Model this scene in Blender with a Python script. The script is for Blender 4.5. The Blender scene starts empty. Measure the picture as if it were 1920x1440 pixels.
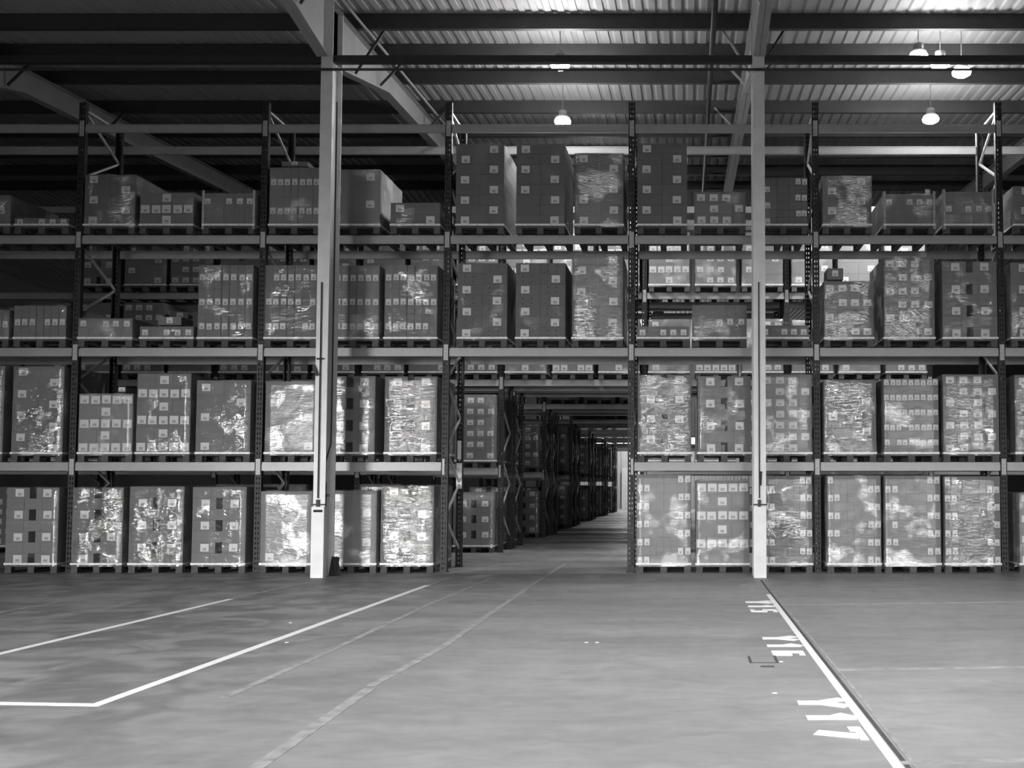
import bpy, bmesh, math, random
from mathutils import Vector, noise
random.seed(7)
C = bpy.context.scene.collection
SC = bpy.context.scene

# ------------------------------------------------------------------ camera
F_PX, PU, PV = 1952.0, 1290.0, 812.0          # focal length and optical centre in the 1920x1440 frame
TH = math.atan((912.0 - PV) / F_PX)           # slight upward pitch
CAM_H = 1.287
cam = bpy.data.cameras.new('camera'); camo = bpy.data.objects.new('camera', cam); C.objects.link(camo)
camo.location = (0, 0, CAM_H); camo.rotation_euler = (math.pi/2 + TH, 0, 0)
cam.sensor_width = 36.0; cam.lens = F_PX / 1920.0 * 36.0
cam.shift_x = (960 - PU) / 1920.0; cam.shift_y = (PV - 720) / 1920.0
cam.clip_end = 300
SC.camera = camo

def ray(u, v):
    cx, cy = (u - PU) / F_PX, -(v - PV) / F_PX
    return Vector((cx, math.cos(TH) - cy*math.sin(TH), math.sin(TH) + cy*math.cos(TH)))
def at(u, v, Y):                               # point on the vertical plane y = Y
    d = ray(u, v); t = Y / d.y
    return Vector((d.x*t, Y, CAM_H + d.z*t))
def onfloor(u, v):
    d = ray(u, v); t = -CAM_H / d.z
    return Vector((d.x*t, d.y*t, 0))

# ------------------------------------------------------------------ world, daylight, exposure
w = bpy.data.worlds.new('world'); SC.world = w; w.use_nodes = True
w.node_tree.nodes['Background'].inputs[0].default_value = (1, 1, 1, 1)
w.node_tree.nodes['Background'].inputs[1].default_value = 0.15
SC.view_settings.view_transform = 'Standard'; SC.view_settings.look = 'None'
SC.view_settings.gamma = 1.0; SC.view_settings.exposure = 0.0
SC.view_settings.use_curve_mapping = False

YF = -9.0                                     # the loading-bay wall behind the camera
def daylight(name, loc, sx, sy, watts, tilt, yaw, spread):
    l = bpy.data.lights.new(name, 'AREA'); l.shape = 'RECTANGLE'; l.size = sx; l.size_y = sy
    l.energy = watts; l.spread = math.radians(spread)
    o = bpy.data.objects.new(name, l); C.objects.link(o); o.location = loc
    o.rotation_euler = (math.radians(90 - tilt), 0, math.radians(yaw))
    return o
DOORS = [-13.5, -7.5, -1.5, 4.5, 10.5]
POW = [1250, 170, 210, 290, 380]
for i, (dx, pw) in enumerate(zip(DOORS, POW)):
    daylight('daylight_dock_door', (dx, YF + 0.05, 2.2), 3.4, 3.6, pw, 24, (-20 if i == 0 else (dx*1.0)), 66)

# ------------------------------------------------------------------ materials
MATS = {}
def mat(name, base, rough=0.6, metal=0.0, var=0.0, nscale=8.0, bump=0.0, bscale=40.0, rnd=0.0, spec=0.5, emit=0.0, stretch=None):
    if name in MATS: return MATS[name]
    m = bpy.data.materials.new(name); m.use_nodes = True; nt = m.node_tree
    b = nt.nodes['Principled BSDF']; b.inputs['Roughness'].default_value = rough
    b.inputs['Metallic'].default_value = metal; b.inputs['Specular IOR Level'].default_value = spec
    tc = nt.nodes.new('ShaderNodeTexCoord')
    mp = nt.nodes.new('ShaderNodeMapping'); nt.links.new(tc.outputs['Object'], mp.inputs[0])
    if stretch: mp.inputs['Scale'].default_value = stretch
    n = nt.nodes.new('ShaderNodeTexNoise'); n.inputs['Scale'].default_value = nscale; n.inputs['Detail'].default_value = 6
    nt.links.new(mp.outputs[0], n.inputs['Vector'])
    r = nt.nodes.new('ShaderNodeMapRange'); r.inputs[1].default_value = 0.3; r.inputs[2].default_value = 0.7
    r.inputs[3].default_value = base*(1-var); r.inputs[4].default_value = base*(1+var)
    nt.links.new(n.outputs[0], r.inputs[0]); out = r.outputs[0]
    if rnd:
        oi = nt.nodes.new('ShaderNodeObjectInfo'); r2 = nt.nodes.new('ShaderNodeMapRange')
        r2.inputs[3].default_value = 1-rnd; r2.inputs[4].default_value = 1+rnd
        nt.links.new(oi.outputs['Random'], r2.inputs[0])
        mu = nt.nodes.new('ShaderNodeMath'); mu.operation = 'MULTIPLY'
        nt.links.new(out, mu.inputs[0]); nt.links.new(r2.outputs[0], mu.inputs[1]); out = mu.outputs[0]
    nt.links.new(out, b.inputs['Base Color'])
    if bump:
        n2 = nt.nodes.new('ShaderNodeTexNoise'); n2.inputs['Scale'].default_value = bscale; n2.inputs['Detail'].default_value = 4
        nt.links.new(mp.outputs[0], n2.inputs['Vector'])
        bp = nt.nodes.new('ShaderNodeBump'); bp.inputs['Strength'].default_value = bump; bp.inputs['Distance'].default_value = 0.01
        nt.links.new(n2.outputs[0], bp.inputs['Height']); nt.links.new(bp.outputs[0], b.inputs['Normal'])
    if emit:
        b.inputs['Emission Color'].default_value = (1, 1, 1, 1); b.inputs['Emission Strength'].default_value = emit
    MATS[name] = m; return m

M_col   = mat('white_painted_steel', 0.58, 0.42, var=0.08, nscale=5, bump=0.1)
M_raft  = mat('pale_painted_rafter', 0.3, 0.5, var=0.08, nscale=3)
M_purl  = mat('dark_purlin_steel', 0.035, 0.55, var=0.15, nscale=3)
M_black = mat('black_steel', 0.02, 0.6, var=0.2)
M_rub   = mat('black_rubber', 0.012, 0.8, var=0.2)
M_sheet = mat('roof_sheet', 0.34, 0.6, var=0.07, nscale=0.8)
M_beam  = mat('grey_beam_enamel', 0.27, 0.35, var=0.06, nscale=6, bump=0.06)
M_post  = mat('dark_upright_enamel', 0.02, 0.5, var=0.35, nscale=14, bump=0.1, spec=0.25)
M_brace = mat('galvanised_brace', 0.45, 0.4, metal=0.3, var=0.1)
M_conn  = mat('connector_plate', 0.34, 0.4, var=0.25, nscale=60)
M_wood  = mat('pallet_wood', 0.07, 0.85, var=0.3, nscale=12, rnd=0.15, stretch=(1, .15, 1))
M_wall  = mat('wall_cladding', 0.08, 0.7, var=0.06, nscale=2)
M_card  = mat('kraft_cardboard', 0.135, 0.72, var=0.06, nscale=5, bump=0.08, bscale=70, rnd=0.05, stretch=(1, 1, 3))
M_card2 = mat('dark_kraft_cardboard', 0.1, 0.72, var=0.06, nscale=5, bump=0.08, bscale=70, rnd=0.05, stretch=(1, 1, 3))
M_hem   = mat('white_film_hem', 0.62, 0.3, var=0.2, nscale=30, bump=0.5, bscale=30)
M_arrow = mat('black_print', 0.02, 0.7)
M_line  = mat('white_line_paint', 0.85, 0.5, var=0.08, nscale=30)
M_line2 = mat('worn_line_paint', 0.3, 0.6, var=0.3, nscale=9)
M_joint = mat('dark_floor_joint', 0.06, 0.8, var=0.3)
M_lamp  = mat('lamp_housing', 0.25, 0.5)
M_refl  = mat('lamp_reflector', 0.7, 0.3, metal=0.6)
M_bulb  = mat('lamp_glass_lit', 0.9, 0.3, emit=60.0)
M_win   = mat('daylit_window', 0.9, 0.3, emit=2.2)
M_white = mat('white_sheet', 0.8, 0.5, var=0.05)

def label_mat():
    m = bpy.data.materials.new('paper_label'); m.use_nodes = True; nt = m.node_tree
    b = nt.nodes['Principled BSDF']; b.inputs['Roughness'].default_value = 0.5
    tc = nt.nodes.new('ShaderNodeTexCoord'); sp = nt.nodes.new('ShaderNodeSeparateXYZ'); nt.links.new(tc.outputs['Generated'], sp.inputs[0])
    def math_(op, a, b_, *r):
        n = nt.nodes.new('ShaderNodeMath'); n.operation = op
        for i, x in enumerate((a, b_) + r):
            if isinstance(x, (int, float)): n.inputs[i].default_value = x
            else: nt.links.new(x, n.inputs[i])
        return n.outputs[0]
    inx = math_('LESS_THAN', math_('ABSOLUTE', math_('SUBTRACT', sp.outputs[0], 0.5), 0), 0.23)
    inz = math_('LESS_THAN', math_('ABSOLUTE', math_('SUBTRACT', sp.outputs[2], 0.30), 0), 0.17)
    k = math_('MULTIPLY', inx, inz)
    nz = nt.nodes.new('ShaderNodeTexNoise'); nz.inputs['Scale'].default_value = 60; nt.links.new(tc.outputs['Object'], nz.inputs['Vector'])
    k = math_('MULTIPLY', k, math_('MULTIPLY_ADD', nz.outputs[0], 0.5, 0.2))
    v = math_('SUBTRACT', 0.5, math_('MULTIPLY', k, 0.55)); nt.links.new(v, b.inputs['Base Color'])
    return m
M_label = label_mat()

def film_mat(name, gloss, milk, bump, rough=0.13, sx=(3, 3, 9), lo=0.54):
    m = bpy.data.materials.new(name); m.use_nodes = True; nt = m.node_tree
    for n in list(nt.nodes): nt.nodes.remove(n)
    out = nt.nodes.new('ShaderNodeOutputMaterial'); tc = nt.nodes.new('ShaderNodeTexCoord'); oi = nt.nodes.new('ShaderNodeObjectInfo')
    add = nt.nodes.new('ShaderNodeVectorMath'); add.operation = 'ADD'
    sc = nt.nodes.new('ShaderNodeMath'); sc.operation = 'MULTIPLY'; sc.inputs[1].default_value = 37.0
    nt.links.new(oi.outputs['Random'], sc.inputs[0]); nt.links.new(tc.outputs['Object'], add.inputs[0]); nt.links.new(sc.outputs[0], add.inputs[1])
    mp = nt.nodes.new('ShaderNodeMapping'); mp.inputs['Scale'].default_value = sx; mp.inputs['Rotation'].default_value = (0, 0.12, 0)
    nt.links.new(add.outputs[0], mp.inputs[0])
    fine = nt.nodes.new('ShaderNodeTexNoise'); fine.inputs['Scale'].default_value = 2.2; fine.inputs['Detail'].default_value = 3; fine.inputs['Distortion'].default_value = 1.4
    nt.links.new(mp.outputs[0], fine.inputs['Vector'])
    big = nt.nodes.new('ShaderNodeTexNoise'); big.inputs['Scale'].default_value = 2.6; big.inputs['Detail'].default_value = 2
    nt.links.new(add.outputs[0], big.inputs['Vector'])
    msk = nt.nodes.new('ShaderNodeMapRange'); msk.inputs[1].default_value = lo; msk.inputs[2].default_value = lo+.14
    nt.links.new(big.outputs[0], msk.inputs[0])
    bp = nt.nodes.new('ShaderNodeBump'); bp.inputs['Distance'].default_value = 0.02; bp.inputs['Strength'].default_value = 1.0
    bm_ = nt.nodes.new('ShaderNodeMath'); bm_.operation = 'MULTIPLY'; nt.links.new(fine.outputs[0], bm_.inputs[0])
    ms2 = nt.nodes.new('ShaderNodeMapRange'); ms2.inputs[3].default_value = bump*0.25; ms2.inputs[4].default_value = bump
    nt.links.new(msk.outputs[0], ms2.inputs[0]); nt.links.new(ms2.outputs[0], bm_.inputs[1]); nt.links.new(bm_.outputs[0], bp.inputs['Height'])
    gl = nt.nodes.new('ShaderNodeBsdfAnisotropic'); gl.inputs['Roughness'].default_value = rough; gl.inputs['Color'].default_value = (1, 1, 1, 1)
    nt.links.new(bp.outputs[0], gl.inputs['Normal'])
    tr = nt.nodes.new('ShaderNodeBsdfTransparent'); tr.inputs[0].default_value = (0.97, 0.97, 0.97, 1)
    df = nt.nodes.new('ShaderNodeBsdfDiffuse'); df.inputs[0].default_value = (0.85, 0.85, 0.85, 1)
    mm = nt.nodes.new('ShaderNodeMapRange'); mm.inputs[3].default_value = milk*0.3; mm.inputs[4].default_value = milk*1.6
    nt.links.new(msk.outputs[0], mm.inputs[0])
    mx = nt.nodes.new('ShaderNodeMixShader'); nt.links.new(mm.outputs[0], mx.inputs[0]); nt.links.new(tr.outputs[0], mx.inputs[1]); nt.links.new(df.outputs[0], mx.inputs[2])
    gm = nt.nodes.new('ShaderNodeMapRange'); gm.inputs[3].default_value = gloss*0.15; gm.inputs[4].default_value = gloss
    nt.links.new(msk.outputs[0], gm.inputs[0])
    mx2 = nt.nodes.new('ShaderNodeMixShader'); nt.links.new(gm.outputs[0], mx2.inputs[0]); nt.links.new(mx.outputs[0], mx2.inputs[1]); nt.links.new(gl.outputs[0], mx2.inputs[2])
    nt.links.new(mx2.outputs[0], out.inputs[0])
    return m
M_film = {'calm': film_mat('smooth_stretch_film', 0.05, 0.03, 0.4),
          'some': film_mat('stretch_film', 0.14, 0.07, 0.8, 0.11),
          'crisp': film_mat('crinkled_stretch_film', 0.5, 0.07, 2.0, 0.09, (4, 4, 11), 0.50),
          'milky': film_mat('milky_stretch_film', 0.12, 0.2, 0.45, 0.22)}

def floor_mat():
    m = bpy.data.materials.new('worn_concrete'); m.use_nodes = True; nt = m.node_tree
    b = nt.nodes['Principled BSDF']; tc = nt.nodes.new('ShaderNodeTexCoord')
    def noise_(scale, st, detail=8, dist=0.0):
        mp = nt.nodes.new('ShaderNodeMapping'); mp.inputs['Scale'].default_value = st; nt.links.new(tc.outputs['Object'], mp.inputs[0])
        n = nt.nodes.new('ShaderNodeTexNoise'); n.inputs['Scale'].default_value = scale; n.inputs['Detail'].default_value = detail
        n.inputs['Distortion'].default_value = dist; nt.links.new(mp.outputs[0], n.inputs['Vector']); return n.outputs[0]
    def rng(x, a, b_, c, d):
        r = nt.nodes.new('ShaderNodeMapRange'); r.inputs[1].default_value = a; r.inputs[2].default_value = b_
        r.inputs[3].default_value = c; r.inputs[4].default_value = d; nt.links.new(x, r.inputs[0]); return r.outputs[0]
    def mul(x, y):
        n = nt.nodes.new('ShaderNodeMath'); n.operation = 'MULTIPLY'; nt.links.new(x, n.inputs[0]); nt.links.new(y, n.inputs[1]); return n.outputs[0]
    big = rng(noise_(0.5, (.6, 1, 1), 5), .3, .7, .84, 1.14)
    tyre = rng(noise_(1.1, (.35, 1.6, 1), 6, .4), .35, .75, 1.06, .86)      # tyre sweeps across the bay mouth
    fine = rng(noise_(6, (.7, 1.2, 1), 9, .8), .3, .7, .88, 1.09)
    sp = nt.nodes.new('ShaderNodeSeparateXYZ'); nt.links.new(tc.outputs['Object'], sp.inputs[0])
    # darker mottling over the left of the bay, fading out towards the middle
    mott = rng(noise_(1.7, (1, 1, 1), 9, 1.0), .42, .58, 1.0, .62)
    le = rng(sp.outputs[0], -4.2, -1.2, 1.0, 0.0)
    mixn = nt.nodes.new('ShaderNodeMix'); mixn.data_type = 'FLOAT'; nt.links.new(le, mixn.inputs[0]); mixn.inputs[2].default_value = 1.0
    nt.links.new(mott, mixn.inputs[3])
    v = mul(mul(mul(big, tyre), fine), mixn.outputs[0])
    k = nt.nodes.new('ShaderNodeMath'); k.operation = 'MULTIPLY'; k.inputs[1].default_value = 0.27; nt.links.new(v, k.inputs[0])
    nt.links.new(k.outputs[0], b.inputs['Base Color'])
    nt.links.new(rng(noise_(2, (1, 1, 1)), .3, .7, .42, .62), b.inputs['Roughness'])
    b.inputs['Specular IOR Level'].default_value = 0.35
    return m
M_floor = floor_mat()

# ------------------------------------------------------------------ mesh helpers
class MB:
    def __init__(s): s.v, s.f = [], []
    def box(s, x0, x1, y0, y1, z0, z1):
        n = len(s.v)
        s.v += [(x0,y0,z0),(x1,y0,z0),(x1,y1,z0),(x0,y1,z0),(x0,y0,z1),(x1,y0,z1),(x1,y1,z1),(x0,y1,z1)]
        s.f += [tuple(n+i for i in q) for q in ((0,3,2,1),(4,5,6,7),(0,1,5,4),(1,2,6,5),(2,3,7,6),(3,0,4,7))]
        return s
    def quad(s, a, b, c, d):
        n = len(s.v); s.v += [tuple(a), tuple(b), tuple(c), tuple(d)]; s.f.append((n, n+1, n+2, n+3)); return s
    def bar(s, p, q, w, h=None, up=(0,0,1)):       # rectangular bar from p to q
        p, q = Vector(p), Vector(q); h = h or w; d = (q-p).normalized(); up = Vector(up)
        if abs(d.dot(up)) > .98: up = Vector((0,1,0))
        a = d.cross(up).normalized(); b = a.cross(d).normalized(); n = len(s.v)
        for o in (p, q):
            for i, j in ((-1,-1),(1,-1),(1,1),(-1,1)): s.v.append(tuple(o + a*(i*w/2) + b*(j*h/2)))
        s.f += [tuple(n+i for i in t) for t in ((0,1,2,3),(7,6,5,4),(0,4,5,1),(1,5,6,2),(2,6,7,3),(3,7,4,0))]
        return s
    def tube(s, pts, r, seg=8):
        pts = [Vector(p) for p in pts]; n0 = len(s.v)
        for i, p in enumerate(pts):
            d = (pts[min(i+1, len(pts)-1)] - pts[max(i-1, 0)]).normalized()
            up = Vector((0,0,1)) if abs(d.z) < .95 else Vector((1,0,0))
            a = d.cross(up).normalized(); b = a.cross(d).normalized()
            for k in range(seg):
                t = 2*math.pi*k/seg; s.v.append(tuple(p + a*(r*math.cos(t)) + b*(r*math.sin(t))))
        for i in range(len(pts)-1):
            for k in range(seg):
                k2 = (k+1) % seg; s.f.append((n0+i*seg+k, n0+i*seg+k2, n0+(i+1)*seg+k2, n0+(i+1)*seg+k))
        s.f.append(tuple(n0+k for k in range(seg))[::-1]); s.f.append(tuple(n0+(len(pts)-1)*seg+k for k in range(seg)))
        return s
    def lathe(s, prof, cx=0, cy=0, seg=24):
        n0 = len(s.v)
        for r, z in prof:
            for k in range(seg):
                t = 2*math.pi*k/seg; s.v.append((cx+r*math.cos(t), cy+r*math.sin(t), z))
        for i in range(len(prof)-1):
            for k in range(seg):
                k2 = (k+1) % seg; s.f.append((n0+i*seg+k, n0+i*seg+k2, n0+(i+1)*seg+k2, n0+(i+1)*seg+k))
        return s
    def prism(s, poly, x0, x1):                   # polygon of (y, z) extruded in x
        n = len(s.v); m = len(poly)
        s.v += [(x0, y, z) for y, z in poly] + [(x1, y, z) for y, z in poly]
        s.f += [tuple(range(n, n+m))[::-1], tuple(range(n+m, n+2*m))]
        for i in range(m): j = (i+1) % m; s.f.append((n+i, n+j, n+m+j, n+m+i))
        return s
    def mesh(s, name, m, smooth=False, bevel=0.0):
        me = bpy.data.meshes.new(name); me.from_pydata(s.v, [], s.f)
        b = bmesh.new(); b.from_mesh(me); bmesh.ops.recalc_face_normals(b, faces=b.faces)
        if bevel: bmesh.ops.bevel(b, geom=b.edges[:], offset=bevel, segments=2, affect='EDGES')
        b.to_mesh(me); b.free(); me.materials.append(m)
        if smooth:
            for p in me.polygons: p.use_smooth = True
        return me
def link(name, me, parent=None, loc=(0,0,0), rz=0.0):
    o = bpy.data.objects.new(name, me); C.objects.link(o); o.location = loc
    if rz: o.rotation_euler[2] = rz
    if parent is not None: o.parent = parent
    return o
def thing(name, label, cat, loc=(0,0,0), group=None):
    o = bpy.data.objects.new(name, None); C.objects.link(o); o.location = loc; o.empty_display_size = .2
    return tag(o, label, cat, group)
def tag(o, label, cat, group=None):
    o['label'] = label; o['category'] = cat
    if group: o['group'] = group
    return o
def struct(name, me, parent=None):
    o = link(name, me, parent)
    if parent is None: o['kind'] = 'structure'
    return o

# ------------------------------------------------------------------ building shell
XL, XR, YB = -24.0, 22.0, 60.0
VAL, SPAN = 14.78, 12.7                          # valley of the roof over the column line, ridge 12.7 m on
def sheet_z(y):                                 # underside of the roof sheeting
    k = abs(((y - VAL + SPAN) % (2*SPAN)) - SPAN)
    return 8.54 + 0.065*k
floor_o = struct('floor', MB().box(XL, XR, YF, YB, -0.2, 0).mesh('floor', M_floor))
rb = MB(); P = 0.2; prof = [(0, .0), (.095, .0), (.099, .02), (.165, .02), (.2, .0)]
knots = [YF]; y = VAL - 3*SPAN
while y < YB:
    if y > YF: knots.append(y)
    y += SPAN
knots.append(YB)
x = XL
while x < XR:
    for a, b in zip(prof[:-1], prof[1:]):
        for ya, yb in zip(knots[:-1], knots[1:]):
            rb.quad((x+a[0], ya, sheet_z(ya)+a[1]), (x+b[0], ya, sheet_z(ya)+b[1]), (x+b[0], yb, sheet_z(yb)+b[1]), (x+a[0], yb, sheet_z(yb)+a[1]))
    x += P
struct('ceiling', rb.mesh('ceiling', M_sheet))
ZT = 9.3
struct('wall_left', MB().box(XL-.2, XL, YF, YB, 0, ZT).mesh('wall_left', M_wall))
struct('wall_right', MB().box(XR, XR+.2, YF, YB, 0, ZT).mesh('wall_right', M_wall))
fw = MB(); xs = [XL] + [v for d in DOORS for v in (d-1.75, d+1.75)] + [XR]
for a, b in zip(xs[::2], xs[1::2]): fw.box(a, b, YF-.2, YF, 0, 3.95)
fw.box(XL, XR, YF-.2, YF, 3.95, ZT)
struct('wall_front', fw.mesh('wall_front', M_wall))
# far wall: ribbed cladding with a strip of windows and a doorway at the end of the aisle
bw = MB(); DX0, DX1 = -2.9, -.9
cl = MB()
bw.box(XL, DX0, YB, YB+.2, 0, ZT); bw.box(DX1, XR, YB, YB+.2, 0, ZT); bw.box(DX0, DX1, YB, YB+.2, 2.1, ZT)
x = XL
while x < XR:
    if -6.5 < x < 5 and not (DX0-.3 < x < DX1+.1): cl.box(x, x+.4, YB-.04, YB-.001, 0, 3.3).box(x, x+.16, YB-.08, YB-.04, 0, 3.3)
    x += .42
wbo = struct('wall_back', bw.mesh('wall_back', M_wall))
link('cladding', cl.mesh('cladding', mat('pale_wall_cladding', 0.55, 0.7, var=0.06, nscale=2)), wbo)
wn = struct('window_1', MB().box(-7, 4, YB-.08, YB-.02, 3.72, 4.12).mesh('window_1', M_win))
wf = MB(); x = -7
while x <= 4.01: wf.box(x-.04, x+.04, YB-.12, YB-.06, 3.66, 4.18); x += .55
wf.box(-7.1, 4.1, YB-.12, YB-.06, 4.1, 4.2); wf.box(-7.1, 4.1, YB-.12, YB-.06, 3.62, 3.72)
link('window_frame', wf.mesh('window_frame', M_purl), wn)
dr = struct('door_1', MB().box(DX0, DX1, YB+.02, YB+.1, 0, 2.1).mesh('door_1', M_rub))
link('door_leaf', MB().box(DX0-.9, DX0+.15, YB-.3, YB-.22, 0, 2.35).mesh('door_leaf', M_white), dr)
dl = bpy.data.lights.new('far_window_daylight', 'AREA'); dl.shape = 'RECTANGLE'; dl.size = 10; dl.size_y = .5; dl.energy = 260
dlo = bpy.data.objects.new('far_window_daylight', dl); C.objects.link(dlo); dlo.location = (-1.5, YB-.2, 3.9); dlo.rotation_euler = (math.radians(-70), 0, 0)

# purlins
ORD = ['first','second','third','fourth','fifth','sixth','seventh','eighth','ninth','tenth','eleventh','twelfth','thirteenth','fourteenth','fifteenth','sixteenth']
PUR = [15.8, 17.1, 18.4, 20.2, 21.95, 23.7, 25.4, 27.1]
ppro = MB()
for i, py in enumerate(PUR):
    pz = sheet_z(py)
    m = MB().box(XL, XR, -.03, -.018, -.245, -.002).box(XL, XR, -.018, .05, -.245, -.232).box(XL, XR, -.018, .05, -.014, -.002).mesh('purlin', M_purl)
    tag(link('purlin', m, None, (0, py, pz)), 'dark steel purlin across the corrugated roof, %s one back from the column line' % ORD[i], 'purlin', 'roof purlins')

# portal frames: column, rafters and haunches welded together
COLX = {'left': -5.22, 'right': 1.02}
def ibeam_y(mb, x, pts_bot, pts_top, w=.17, t=.018):   # web in the y-z plane with flanges
    poly = pts_bot + pts_top[::-1]
    mb.prism(poly, x-.006, x+.006)
    for seq, s in ((pts_bot, 1), (pts_top, -1)):
        for (y0, z0), (y1, z1) in zip(seq[:-1], seq[1:]):
            mb.prism([(y0, z0), (y1, z1), (y1, z1+s*t), (y0, z0+s*t)], x-w/2, x+w/2)
def rafter_mb(x, side):
    mb = MB(); g = .30 - .06
    top = lambda y: sheet_z(y) - .25
    if side > 0:
        ys = [VAL+.2, VAL+SPAN]; hb = [(VAL+.2, 7.42), (VAL+2.8, top(VAL+2.8)-.42), (VAL+SPAN, top(VAL+SPAN)-.40)]
        tp = [(VAL+.2, top(VAL+.2)), (VAL+SPAN, top(VAL+SPAN))]
    else:
        hb = [(VAL-.2, 7.42), (VAL-5.5, 8.15), (VAL-SPAN, top(VAL-SPAN)-.40)]
        tp = [(VAL-.2, top(VAL-.2)), (VAL-SPAN, top(VAL-SPAN))]
    ibeam_y(mb, x, hb, tp, .17)
    return mb
def portal(x, label, detail):
    t = thing('portal_frame', label, 'steel frame', (x, VAL, 0), 'portal frames')
    def P_(mb, name, m, bevel=0): 
        me = mb.mesh(name, m, bevel=bevel); me.transform(__import__('mathutils').Matrix.Translation((-x, -VAL, 0))); return link(name, me, t)
    c = MB(); y0, y1 = VAL-.02, VAL+.40; zt = sheet_z(VAL)-.2
    c.box(x-.085, x+.085, y0, y0+.016, 0, zt); c.box(x-.085, x+.085, y1-.016, y1, 0, zt); c.box(x-.006, x+.006, y0+.016, y1-.016, 0, zt)
    co = P_(c, 'column', M_col)
    P_(rafter_mb(x, 1), 'rafter', M_raft); P_(rafter_mb(x, -1), 'rafter', M_raft)
    st = MB(); 
    for z in (7.42,): st.box(x-.08, x+.08, y0+.016, y1-.016, z, z+.014)
    P_(st, 'stiffener', M_col)
    for (yy, s) in ((VAL+1.1, 1), (VAL+2.4, 1), (VAL+5.3, 1), (VAL-1.2, -1)):
        for sx in (-1, 1):
            zb = (7.42 + (yy-VAL)*s*.25) if abs(yy-VAL) < 2.8 else sheet_z(yy)-.66
            P_(MB().bar((x+sx*.05, yy, zb), (x+sx*.5, yy+.05, sheet_z(yy)-.16), .035, .035), 'flange_brace', M_black if sx > 0 else M_raft)
    return t, P_, y0, y1
for x, lb in ((COLX['left']-6.27, 'dim steel frame whose pale rafter crosses the dark upper left roof'),
              (COLX['left'], 'white steel column and rafter frame left of the aisle opening'),
              (COLX['right'], 'white steel column and rafter frame right of the aisle opening'),
              (COLX['right']+6.27, 'dim steel frame beyond the right edge behind the bright lamps')):
    t, P_, y0, y1 = portal(x, lb, True)
    if abs(x) < 6:
        b = MB().box(x-.095, x+.085, y0-.035, y0-.002, 0, 1.0).box(x-.095, x-.087, y0-.002, y0+.1, 0, 1.0).box(x+.078, x+.086, y0-.002, y0+.1, 0, 1.0)
        P_(b, 'base_guard', M_col, .003)
        P_(MB().tube([(x-.01, y0-.025, 1.12), (x-.01, y0-.025, 4.2)], .009, 6), 'cable_conduit', M_black)
        P_(MB().box(x-.03, x+.01, y0-.04, y0, 1.0, 1.1), 'junction_box', M_black)
        P_(MB().bar((x-.1, y0-.03, 1.03), (x+.1, y0-.03, 1.03), .02, .02), 'guard_clip', M_black)
        if x < 0:
            P_(MB().tube([(x-.06, y0-.04, .94), (x+.06, y0-.04, .94)], .017, 8), 'slot_cover', M_black)
            P_(MB().bar((x+.1, y1-.1, .0), (x+.13, y1-.06, .27), .1, .05), 'rubber_pad', M_rub)
            P_(MB().bar((x+.19, y1-.1, .0), (x+.13, y1-.12, .27), .04, .08), 'rubber_pad', M_rub)
            P_(MB().tube([(x+.088, y0+.2, 6.9), (x+.088, y0+.2, 2.2), (x+.085, y0+.2, 1.9), (x-.02+.05, y0+.12, 1.6), (x+.03, y0+.1, 1.2)], .011, 6), 'cable', M_black)
            P_(MB().box(x+.02, x+.07, y0+.05, y0+.1, .95, 1.35).box(x+.05, x+.12, y0+.05, y0+.08, 1.14, 1.18), 'cable_box', M_black)
            P_(MB().tube([(x-.06, y0-.03, 3.1), (x+.04, y0-.03, 3.1)], .012, 6), 'cable_clip', M_black)
            P_(MB().bar((x-.1, y0-.03, 3.0), (x-.05, y0-.03, 2.86), .04, .03), 'cable_hook', M_black)
        else:
            P_(MB().tube([(x+.0, y0-.02, 1.3), (x+.01, y0-.02, 1.5)], .02, 6), 'cable_clip', M_black)
# eaves tie beams and the round rail between the columns
xs_ = [COLX['left']-6.27, COLX['left'], COLX['right'], COLX['right']+6.27]
nm = ['left of the left column', 'between the two white columns', 'right of the right column']
for i in range(3):
    a, b = xs_[i]+.09, xs_[i+1]-.09
    tag(link('tie_beam', MB().box(a, b, VAL+.02, VAL+.12, 7.432, 7.534).mesh('tie_beam', M_black)), 'black steel tie beam near the roof, %s' % nm[i], 'beam', 'tie beams')
    tag(link('tie_rail', MB().tube([(a-.12, VAL-.07, 7.285), (b+.12, VAL-.07, 7.285)], .02, 8).mesh('tie_rail', M_black)), 'thin black round rail just below the tie beam, %s' % nm[i], 'rail', 'tie rails')
# conduits along the roof slope
for u, v, lb in ((1338, 50, 'grey pipe running back under the roof left of the right rafter'), (778, 165, 'thin pale conduit running back right of the left rafter')):
    rr = .045 if u > 1000 else .022; dz = .247 + rr + .01
    p = min((at(u, v, 14.9+.05*k) for k in range(160)), key=lambda q: abs(q.z - sheet_z(q.y) + dz))
    m = MB().tube([(p.x, 13.4, sheet_z(VAL)-.065*(VAL-13.4)-dz), (p.x, VAL+SPAN, sheet_z(VAL+SPAN)-dz)], .045 if u > 1000 else .022, 8)
    tag(link('pipe', m.mesh('pipe', M_purl if u > 1000 else M_raft, True)), lb, 'pipe')

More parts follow.
